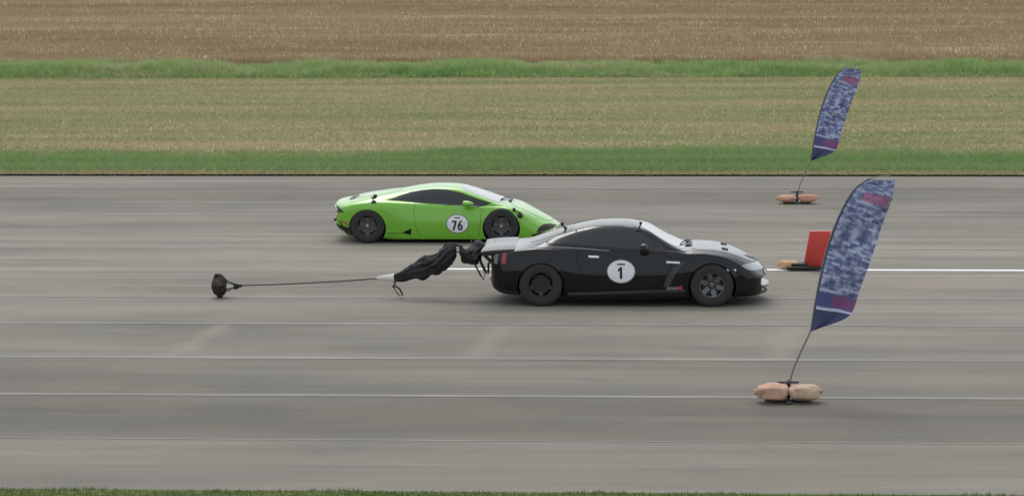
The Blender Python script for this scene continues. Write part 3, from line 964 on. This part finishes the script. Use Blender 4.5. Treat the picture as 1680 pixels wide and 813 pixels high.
grn.patch('window_seal', grow(grn_glass, .016), M_TRIM, off=.003, step=.025)
grn.patch('quarter_window', [GC(*p) for p in ((470, 181), (545, 152), (618, 129), (646, 122), (641, 193), (560, 184))], M_GLASS, off=.0055, step=.025)
grn.patch('side_window', [GC(*p) for p in ((652, 121), (700, 114), (780, 110), (860, 115), (958, 135), (1058, 170), (1150, 201), (1110, 214), (1068, 224), (960, 216), (800, 203), (648, 193))], M_GLASS, off=.0055, step=.025)
grn_door = [GC(*p) for p in ((640, 199), (640.5, 200), (800, 212), (960, 225), (1078, 234), (1100, 246), (1102, 252), (1092, 300), (1088, 340), (1085, 415), (1082, 428), (1060, 431), (900, 433), (700, 431), (675, 428), (655, 400), (636, 330), (632, 260), (638, 205))]
grn.patch('door_gap', grow(grn_door, .006), M_LINER, off=.0015, rounding=1)
gdr = grn.patch('door', grn_door, M_GREEN, off=.004, rounding=1)
grn.patch('windscreen', [(2.56, -.70), (2.69, -.35), (2.72, 0), (2.69, .35), (2.56, .70), (1.92, .56), (1.83, .28), (1.81, 0), (1.83, -.28), (1.92, -.56)], M_SCREEN, 'top', .004, both=False, rounding=1)
grn.patch('engine_cover', [(-.28, -.45), (-.30, 0), (-.28, .45), (.62, .40), (.62, -.40)], M_GREEN, 'top', .004, both=False, rounding=1)
grn.patch('engine_vent', [(-.42, -.30), (-.30, -.34), (-.24, 0), (-.30, .34), (-.42, .30)], M_TRIM, 'top', .0065, both=False, step=.1)
grn.patch('side_intake', [GC(*p) for p in ((552, 405), (612, 376), (608, 420), (590, 414))], M_LINER, off=.006, step=.03)
grn.patch('sill_blade', [GC(*p) for p in ((442, 400), (545, 402), (600, 378), (560, 380), (500, 392))], M_GREEN, off=.03, step=.04)
grn.patch('side_skirt', [GC(*p) for p in ((442, 440), (560, 428), (700, 438), (1100, 440), (1100, 458), (442, 462))], M_GREEN, off=.018, step=.06)
grn.patch('tail_light', [GC(*p) for p in ((92, 212), (118, 236), (148, 264), (90, 264))], M_TRIM, off=.006, step=.03)
grn.patch('rear_diffuser', [GC(*p) for p in ((72, 338), (110, 352), (178, 372), (178, 440), (130, 428), (90, 400), (66, 365))], M_TRIM, off=.012, step=.04)
grn.patch('side_marker', [GC(*p) for p in ((130, 318), (172, 342), (172, 350), (130, 326))], M_REDSTK, off=.005, step=.03)
grn.patch('headlight', [GC(*p) for p in ((1476, 398), (1500, 365), (1530, 344), (1580, 342), (1624, 351), (1600, 368), (1545, 388), (1500, 400))], M_TRIM, off=.006, step=.03)
gbon = [(2.82, -.62), (2.86, 0), (2.82, .62), (3.3, .56), (3.58, .40), (3.62, 0), (3.58, -.40), (3.3, -.56)]
grn.patch('bonnet_gap', grow(gbon, .005), M_LINER, 'top', .0015, both=False, rounding=1)
grn.patch('bonnet', gbon, M_GREEN, 'top', .004, both=False, rounding=1)
grn.patch('front_intake', [GC(*p) for p in ((1440, 420), (1500, 402), (1560, 398), (1590, 410), (1570, 440), (1480, 450))], M_LINER, off=.006, step=.04)
grn.patch('number_plate', [(-.26, .42), (.26, .42), (.26, .53), (-.26, .53)], M_WHITE, 'rear', .01, both=False, step=.1)
roundel(grn, None, (530 + 932 / 4.2, 285 + 343 / 4.2), 17.3, 14.1,
        [('poly', tuple((530 + a / 4.2, 285 + b / 4.2) for a, b in ((893, 321), (927, 321), (927, 333), (911, 386), (897, 386), (913, 333), (893, 333))), 0),
         ('rib', [(530 + a / 4.2, 285 + b / 4.2) for a, b in ((964, 324), (951, 332), (942, 348), (940, 366), (946, 380), (955, 381), (962, 372), (962, 358), (955, 351), (946, 356))], .034)]
        + tiny_word(530 + 930 / 4.2, 285 + 302 / 4.2, 4, 2.0, 1.15, .6), G)
for s in (-1, 1):
    bm = bmesh.new()
    bmesh.ops.create_uvsphere(bm, u_segments=20, v_segments=12, radius=1)
    for v in bm.verts:
        c = v.co
        v.co = Vector((c.x * .125 + 1.985, s * (1.0 + c.y * .085), c.z * .05 * (1.15 - .35 * c.x) + .79))
        if v.co.x < 1.89: v.co.x = 1.89
    mo = obj_bm('mirror', bm, M_GREEN, grn.root)
    bm = bmesh.new()
    add_tube(bm, [(2.02, s * .80, .69), (2.0, s * .92, .72), (1.98, s * .98, .76)], [.035, .022, .028], 8)
    obj_bm('mirror_stalk', bm, M_GREEN, mo)
lip(grn, 'front_splitter', 3.74, .42, .085, .105, .84, M_TRIM)
for yy in (-.28, -.16, .16, .28):
    bm = bmesh.new()
    add_tube(bm, [(-.60, yy, .40), (-.735, yy, .40)], .04, 12)
    obj_bm('exhaust_pipe', bm, M_STEEL, grn.root)
bm = bmesh.new()
add_tube(bm, [(2.74, .45, .765), (2.66, .1, .80), (2.60, -.3, .805)], .012, 6)
add_box(bm, (2.77, .2, .745), (.07, .6, .025), bevel=.008)
obj_bm('wiper', bm, M_TRIM, grn.root)

# ------------------------------------------------------------------ little cameras on suction mounts
M_CAMB = mat_simple('camera_plastic', (0.015, 0.015, 0.017), 0.4)
M_LENS = mat_simple('camera_lens', (0.03, 0.03, 0.05), 0.05, spec=0.9)

def action_camera(base, n, arm, label, size=1.0, cup=.035):
    """suction cup at base on surface normal n, jointed arm through points, camera box on the end"""
    root = empty('action_camera', base)
    n = Vector(n).normalized()
    bm = bmesh.new()
    add_tube(bm, [n * -.004, n * .006, n * .022, n * .03], [cup, cup * .95, cup * .6, cup * .35], 16)
    obj_bm('suction_cup', bm, M_CAMB, root)
    bm = bmesh.new()
    pts = [n * .025] + [Vector(a) for a in arm]
    for a, b in zip(pts, pts[1:]):
        add_tube(bm, [a, b], .010, 8)
        bmesh.ops.create_uvsphere(bm, u_segments=10, v_segments=6, radius=.018, matrix=Matrix.Translation(b))
    obj_bm('arm', bm, M_CAMB, root)
    e = pts[-1]
    bm = bmesh.new()
    add_box(bm, e + Vector((0, 0, .03 * size)), (.05 * size, .07 * size, .055 * size), bevel=.008)
    cb = obj_bm('camera_body', bm, M_CAMB, root)
    bm = bmesh.new()
    add_tube(bm, [e + Vector((.02 * size, 0, .034 * size)), e + Vector((.036 * size, 0, .034 * size))], .014 * size, 12)
    obj_bm('lens', bm, M_LENS, cb)
    tag(root, label, 'camera', 'small cameras on suction mounts stuck to the cars')
    return root

def on_car(car, p, mode='side'):
    loc, n = car.hit(p, mode, 0)
    return loc + car.root.location, n

b_, n_ = on_car(blk, B(927, 374)); action_camera(b_, n_, [(-.03, -.01, .03), (-.06, 0, .06)], 'small black camera on the rear roof edge of the black coupe', .9)
b_, n_ = on_car(blk, B(1046, 377)); action_camera(b_, n_, [(.03, -.01, .05), (.05, 0, .10)], 'small black camera at the windscreen pillar top of the black coupe', .8)
b_, n_ = on_car(grn, G(614, 331)); action_camera(b_, n_, [(-.01, -.03, .06), (-.03, -.03, .09), (.03, -.02, .075)], 'small black camera on the rear haunch of the green car', 1.3, .055)
b_, n_ = on_car(grn, G(855, 353)); action_camera(b_, n_, [(0, -.03, .06), (-.06, -.03, .09), (-.12, -.02, .10)], 'small black camera on the front wing of the green car', 1.0, .06)

# ------------------------------------------------------------------ drag parachute streaming behind the black coupe
CY = 44.91
def W(px, py, dy=0.0):
    """point in the vertical plane through the chute"""
    d = F + RR * ((px - 840) / 4430) - UU * ((py - 406.5) / 4430)
    t = (CY + dy) / d.y
    return Vector((0, 0, CAM_H)) + d * t

M_CHUTE = mat_simple('black_nylon', (0.013, 0.013, 0.014), 0.75, bump=0.6, bump_scale=18)
M_PILOT = mat_simple('maroon_nylon', (0.030, 0.012, 0.013), 0.75, bump=0.6, bump_scale=18)
M_CORD = mat_simple('tether_cord', (0.085, 0.045, 0.038), 0.8)
M_SLEEVE = mat_simple('pale_canvas', (0.62, 0.60, 0.54), 0.8, noise_amt=0.15, noise_scale=20)

def crumpled(name, ctrl, mat, parent, org, nseg=28, nring=44, amp=.22, freq=9.0, seed=0.0, flat=1.0):
    """ctrl = [(px, py_top, py_bot)] silhouette stations; makes a folded closed bundle"""
    C_ = [(W(a, 0.5 * (t + b)), abs(W(a, t).z - W(a, b).z) / 2) for a, t, b in ctrl]
    k = np.arange(len(C_))
    q = np.linspace(0, len(C_) - 1, nring)
    cx = np.interp(q, k, [c[0].x for c in C_]); cz = pchip(k, [c[0].z for c in C_], q); r = pchip(k, [max(c[1], .012) for c in C_], q)
    vs, fs = [], []
    for i in range(nring):
        for j in range(nseg):
            a = 2 * math.pi * j / nseg
            d = Vector((0, math.cos(a) * flat, math.sin(a)))
            p = Vector((cx[i], CY, cz[i]))
            f = 1 + amp * noise.noise(Vector((cx[i] * freq * .5, d.y * 2.0, d.z * 2.0 + seed))) + amp * .55 * (1 - 2.2 * abs(noise.noise(Vector((cx[i] * freq * .55, d.y * 4.5, d.z * 4.5 + seed)))))
            f += .09 * math.sin(9 * a + cx[i] * 5 + 2 * math.sin(cx[i] * 7))
            p = p + d * r[i] * f * (.98 if name == 'pilot_chute' else 1.1)
            p.x += .02 * noise.noise(Vector((i * .5, j * .7, seed)))
            vs.append(p - org)
    for i in range(nring - 1):
        for j in range(nseg):
            j2 = (j + 1) % nseg
            fs.append((i * nseg + j, i * nseg + j2, (i + 1) * nseg + j2, (i + 1) * nseg + j))
    fs.append(tuple(range(nseg))); fs.append(tuple((nring - 1) * nseg + j for j in range(nseg))[::-1])
    return obj_py(name, vs, fs, mat, parent, 60)

org = Vector((W(775, 430).x, CY, 0))
chute = empty('drag_parachute', org)
tag(chute, 'black drag parachute just released, streaming behind the black coupe on a long cord', 'parachute')
crumpled('canopy_bundle', [(647, 451, 461), (660, 444, 459), (680, 433, 455), (697, 424.5, 454), (712, 420, 447), (720, 415, 445), (732, 405, 437), (743, 403.5, 428), (748.5, 408, 420)], M_CHUTE, chute, org, nring=70, nseg=40, amp=.26)
crumpled('container_bag', [(754, 404, 414), (758, 408, 427), (765, 411, 429), (774, 403, 430), (782, 398, 432), (790, 398, 420), (796, 402, 414)], M_CHUTE, chute, org, amp=.28, seed=4, flat=1.3)
crumpled('pale_sleeve', [(618, 454.5, 457), (628, 452, 459), (640, 450.5, 460.5), (646.5, 449.5, 462)], M_SLEEVE, chute, org, nring=20, amp=.12, seed=2)
bm = bmesh.new()
add_tube(bm, [W(a, b) - org for a, b in ((398, 468), (450, 466.5), (500, 464.2), (560, 461), (600, 458), (622, 456.5), (648, 461))], .012, 6)
obj_bm('tether', bm, M_CORD, chute)
bm = bmesh.new()
for (c0, c1, dy) in (((372, 460), (384, 465), .05), ((371, 463), (384, 466.5), -.06), ((371, 474), (386, 472), .06), ((372, 478), (385, 470), -.05)):
    add_tube(bm, [W(*c0, dy) - org, W(*c1, dy * .4) - org, W(399, 468) - org], .010, 6)
add_tube(bm, [W(383, 466) - org, W(391, 469) - org, W(399, 468) - org], [.02, .035, .012], 8)
add_tube(bm, [W(384, 473) - org, W(390, 471) - org], [.02, .03], 8)
obj_bm('bridle', bm, M_CHUTE, chute)
pc = crumpled('pilot_chute', [(347.5, 464, 470), (350, 459, 477), (355, 454.5, 480.5), (361, 454, 486), (366, 456, 483), (370.5, 461, 478)], M_PILOT, chute, org, nring=26, amp=.34, seed=7)
bm = bmesh.new()
add_tube(bm, [W(351, 456) - org, W(354, 452.5) - org, W(361, 454) - org, W(366, 457) - org, W(372, 462) - org], [.015, .05, .06, .04, .02], 10)
obj_bm('pilot_cap', bm, M_CHUTE, pc)
bm = bmesh.new()
add_tube(bm, [W(a, b, d) - org for a, b, d in ((649, 458, -.08), (648, 465, -.09), (644.5, 470.5, -.08), (650, 469.5, -.06), (656, 474, -.04), (659.5, 481, -.03), (661, 486, -.03))], .017, 6)
add_tube(bm, [W(a, b, d) - org for a, b, d in ((646, 471, .03), (650, 478, .03), (655, 484, .02), (660, 487, -.02))], .010, 6)
ls = obj_bm('release_loop', bm, M_CORD, chute)
bm = bmesh.new()
bmesh.ops.create_uvsphere(bm, u_segments=10, v_segments=8, radius=.03, matrix=Matrix.Translation(W(660, 486.5, -.03) - org) @ Matrix.Diagonal((1, 1, .7, 1)))
obj_bm('loop_end', bm, M_SLEEVE, ls)
for (a, b, c, dy) in (((738, 404), (746, 400), (760, 404), .05), ((744, 404), (752, 403), (757, 408), -.06), ((728, 409), (740, 399.5), (758, 405), -.02), ((748, 412), (752, 414), (757, 411), .02)):
    bm = bmesh.new()
    add_tube(bm, [W(*a, dy) - org, W(*b, dy) - org, W(*c, dy) - org], .010, 6)
    obj_bm('shroud_line', bm, M_CHUTE, chute)
bm = bmesh.new()
add_tube(bm, [W(774, 399) - org, W(773, 393, .1) - org, W(779, 394, .1) - org, W(781, 400) - org], .009, 6)
obj_bm('bag_loop', bm, M_CHUTE, chute)
bm = bmesh.new()
add_tube(bm, [W(777, 428, -.08) - org, W(781, 437, -.08) - org, W(789, 452, -.08) - org, W(793, 459, -.08) - org, W(797, 445, -.08) - org], .016, 6)
obj_bm('tow_strap', bm, M_CORD, chute)

# ------------------------------------------------------------------ feather flags with weighted feet
def flag_material():
    m = bpy.data.materials.new('flag_print')
    m.use_nodes = True
    nt = m.node_tree
    b = nt.nodes['Principled BSDF']
    b.inputs['Roughness'].default_value = 0.65
    uv = nt.nodes.new('ShaderNodeUVMap')
    sep = nt.nodes.new('ShaderNodeSeparateXYZ')
    nt.links.new(uv.outputs['UV'], sep.inputs['Vector'])
    def math_(op, a, bb):
        n = nt.nodes.new('ShaderNodeMath'); n.operation = op
        for i, v in enumerate((a, bb)):
            if hasattr(v, 'is_output'): nt.links.new(v, n.inputs[i])
            else: n.inputs[i].default_value = v
        return n.outputs[0]
    U_, V_ = sep.outputs['X'], sep.outputs['Y']
    # staggered chequer of pale blue bars on navy
    mp = nt.nodes.new('ShaderNodeMapping')
    mp.inputs['Scale'].default_value = (3.8, 29.0, 1)
    nt.links.new(uv.outputs['UV'], mp.inputs['Vector'])
    ck = nt.nodes.new('ShaderNodeTexBrick')
    ck.inputs['Color1'].default_value = (0.42, 0.48, 0.68, 1)
    ck.inputs['Color2'].default_value = (0.035, 0.045, 0.15, 1)
    ck.inputs['Mortar'].default_value = (0.155, 0.18, 0.34, 1)
    ck.inputs['Scale'].default_value = 1.0
    ck.inputs['Mortar Size'].default_value = 0.17
    ck.inputs['Mortar Smooth'].default_value = 0.3
    ck.inputs['Brick Width'].default_value = 1.0
    ck.inputs['Row Height'].default_value = 0.62
    ck.offset = 0.37
    nt.links.new(mp.outputs['Vector'], ck.inputs['Vector'])
    c = ck.outputs['Color']
    mp2 = nt.nodes.new('ShaderNodeMapping')
    mp2.inputs['Scale'].default_value = (5.0, 26.0, 1)
    nt.links.new(uv.outputs['UV'], mp2.inputs['Vector'])
    mo = nt.nodes.new('ShaderNodeTexNoise')
    mo.inputs['Scale'].default_value = 1.0
    mo.inputs['Detail'].default_value = 3
    nt.links.new(mp2.outputs['Vector'], mo.inputs['Vector'])
    c = mixc(nt, ramp(nt, mo.outputs['Fac'], [(0.50, (0, 0, 0)), (0.64, (.75, .75, .75))]), c, (0.46, 0.51, 0.66))
    c = mixc(nt, ramp(nt, mo.outputs['Fac'], [(0.36, (.7, .7, .7)), (0.47, (0, 0, 0))]), c, (0.05, 0.06, 0.17))
    def band(v0, v1, u0, u1):
        f = math_('MULTIPLY', math_('GREATER_THAN', V_, v0), math_('LESS_THAN', V_, v1))
        f = math_('MULTIPLY', f, math_('GREATER_THAN', U_, u0))
        return math_('MULTIPLY', f, math_('LESS_THAN', U_, u1))
    c = mixc(nt, band(0.0, .165, -1, 2), c, (0.045, 0.055, 0.135))
    c = mixc(nt, band(.165, .180, -1, 2), c, (0.52, 0.54, 0.72))
    c = mixc(nt, band(.185, .255, -1, 2), c, (0.07, 0.075, 0.22))
    c = mixc(nt, math_('MULTIPLY', band(.188, .252, .42, 1.0), math_('ADD', mo.outputs['Fac'], .25)), c, (0.23, 0.065, 0.18))
    c = mixc(nt, band(.262, .272, .0, .6), c, (0.42, 0.44, 0.62))
    c = mixc(nt, math_('MULTIPLY', band(.755, .83, .30, .95), math_('ADD', mo.outputs['Fac'], .2)), c, (0.36, 0.09, 0.20))
    c = mixc(nt, band(-.1, 1.1, -1, .05), c, (0.06, 0.065, 0.12))
    nt.links.new(c, b.inputs['Base Color'])
    return m

M_FLAG = flag_material()
M_POLE = mat_simple('flag_pole', (0.17, 0.17, 0.18), 0.4, 0.3)
M_BASE = mat_simple('flag_base', (0.06, 0.06, 0.075), 0.45, 0.4)

# outline of the cloth in metres, x to the right of the foot, z up
LEFT = [(0.282, 0.90), (0.324, 1.20), (0.404, 1.65), (0.517, 2.10), (0.677, 2.50), (0.827, 2.74), (0.987, 2.86)]
RIGHT = [(0.338, 0.915), (0.790, 1.12), (0.921, 1.50), (1.053, 1.90), (1.194, 2.30), (1.307, 2.62), (1.335, 2.84)]

def feather_flag(loc, label, seed, sc=1.0, rz=0.0):
    root = empty('feather_flag', loc, rz)
    tag(root, label, 'flag', 'tall feather flags standing on the runway')
    bm = bmesh.new()
    add_box(bm, (0, 0, .02), (.62, .07, .025), bevel=.006)
    add_box(bm, (0, 0, .022), (.07, .62, .028), bevel=.006)
    add_tube(bm, [(0, 0, .02), (0, 0, .14), (.012, 0, .28)], [.035, .03, .026], 12)
    add_box(bm, (0, -.02, .255), (.28, .07, .03), bevel=.008)
    obj_bm('base', bm, M_BASE, root)
    k = np.arange(len(LEFT)); q = np.linspace(0, len(LEFT) - 1, 46)
    lx = pchip(k, [p[0] for p in LEFT], q); lz = pchip(k, [p[1] for p in LEFT], q)
    rx = pchip(k, [p[0] for p in RIGHT], q); rz_ = pchip(k, [p[1] for p in RIGHT], q)
    pole = [(.01, 0, .2), (.07, 0, .42), (.17, 0, .66)] + [(lx[i], 0, lz[i]) for i in range(0, 46, 3)] + [(1.17, 0, 2.90), (1.27, 0, 2.905)]
    bm = bmesh.new()
    add_tube(bm, [(a * sc, 0, c * sc) for a, b, c in pole], [max(.006, .013 - .0005 * i) for i in range(len(pole))], 8)
    obj_bm('pole', bm, M_POLE, root)
    bm = bmesh.new()
    uvl = bm.loops.layers.uv.new('UVMap')
    nt_ = 16
    grid = {}
    for side in (0, 1):
        for i in range(46):
            for j in range(nt_ + 1):
                t = j / nt_
                a = lx[i] + (rx[i] - lx[i]) * t; z = lz[i] + (rz_[i] - lz[i]) * t
                yv = .07 * t * math.sin(3.2 * z + 5 * t + seed) + .035 * t * math.sin(7 * z - 3 * t + seed * 2) + (.003 if side else -.003)
                grid[side, i, j] = (bm.verts.new((a * sc, yv, z * sc)), (t, i / 45))
    def quad(ks):
        f = bm.faces.new([grid[k][0] for k in ks])
        for l, k in zip(f.loops, ks):
            l[uvl].uv = grid[k][1]
    for i in range(45):
        for j in range(nt_):
            quad(((0, i, j), (0, i, j + 1), (0, i + 1, j + 1), (0, i + 1, j)))
            quad(((1, i, j), (1, i + 1, j), (1, i + 1, j + 1), (1, i, j + 1)))
        quad(((0, i, 0), (0, i + 1, 0), (1, i + 1, 0), (1, i, 0)))
        quad(((0, i, nt_), (1, i, nt_), (1, i + 1, nt_), (0, i + 1, nt_)))
    for j in range(nt_):
        quad(((0, 0, j), (1, 0, j), (1, 0, j + 1), (0, 0, j + 1)))
        quad(((0, 45, j), (0, 45, j + 1), (1, 45, j + 1), (1, 45, j)))
    obj_bm('banner', bm, M_FLAG, root, 60)
    return root

feather_flag((1.76, 35.42, 0), 'large blue patterned feather flag with pink and beige sandbags on its foot', 0.5, 1.03)
feather_flag((3.15, 60.1, 0), 'blue patterned feather flag at the far grass edge with two orange sandbags', 2.2, 1.05)

def sandbag(loc, rz, size, col, label, group, seed):
    m = mat_simple('sandbag_cloth', col, 0.85, noise_amt=0.35, noise_scale=9, bump=0.35, bump_scale=40)
    bm = bmesh.new()
    bmesh.ops.create_icosphere(bm, subdivisions=4, radius=1)
    L, D, H_ = size
    for v in bm.verts:
        c = v.co.normalized()
        e = 0.66
        p = Vector([math.copysign(abs(t) ** e, t) for t in c])
        pin = 1 - .18 * abs(c.x) ** 4
        nz = 1 + .16 * noise.noise(c * 1.6 + Vector((seed, 0, 0))) + .03 * noise.noise(c * 4 + Vector((seed, 3, 0))) + .025 * math.exp(-(c.z - .1 * math.sin(3 * c.x)) ** 2 / .003)
        z = p.z * H_ / 2 * pin * nz
        z = z + H_ / 2
        z = max(z, 0.0) + (.02 * abs(c.x) ** 4)
        v.co = Vector((p.x * L / 2 * nz, p.y * D / 2 * pin * nz, max(z, .003)))
    body = empty('sandbag', loc, rz)
    obj_bm('bag', bm, m, body, 0)
    for f in body.children[0].data.polygons: f.use_smooth = True
    bm = bmesh.new()
    add_tube(bm, [(L * .44, 0, H_ * .5), (L * .51, .01, H_ * .53), (L * .56, 0, H_ * .5)], [.045, .03, .045], 8)
    obj_bm('tied_neck', bm, m, body)
    tag(body, label, 'sandbag', group)
    return body

GS = 'sandbags weighing down the markers'
sandbag((1.555, 35.28, .035), math.radians(184), (.42, .32, .215), (0.50, 0.30, 0.22), 'pinkish sandbag on the foot of the large near flag', GS, 1)
sandbag((1.975, 35.30, .035), 0.1, (.42, .32, .20), (0.46, 0.33, 0.235), 'beige sandbag on the foot of the large near flag', GS, 5)
sandbag((2.93, 60.0, .035), math.radians(178), (.40, .30, .16), (0.50, 0.28, 0.19), 'pale orange sandbag on the foot of the flag by the grass', GS, 9)
sandbag((3.38, 60.0, .035), 0.05, (.40, .30, .165), (0.50, 0.25, 0.18), 'reddish orange sandbag on the foot of the flag by the grass', GS, 13)
sandbag((2.42, 48.78, .012), math.radians(180), (.36, .28, .15), (0.52, 0.29, 0.16), 'orange sandbag beside the red marker on the white line', GS, 17)

# red upright marker on a flat black foot, on the lane line
mk = empty('marker_board', (2.81, 48.72, .010))
tag(mk, 'red upright marker board on a flat black foot at the white line', 'marker')
bm = bmesh.new()
add_box(bm, (-.12, 0, .045), (.62, .42, .05), bevel=.015)
add_box(bm, (-.20, 0, .095), (.30, .30, .06), bevel=.015)
obj_bm('foot', bm, M_TRIM, mk)
M_MARK = mat_simple('red_board', (0.52, 0.045, 0.035), 0.5, noise_amt=0.2, noise_scale=4)
o = mesh_prism('board', [(-.13, .06), (.27, .06), (.36, .70), (-.02, .70)], -.06, .06, M_MARK, mk, .02)
bm = bmesh.new()
add_tube(bm, [(.02, .07, .09), (.10, .07, .55)], .014, 8)
add_tube(bm, [(.17, .07, .09), (.25, .07, .55)], .014, 8)
obj_bm('stay', bm, M_TRIM, mk)
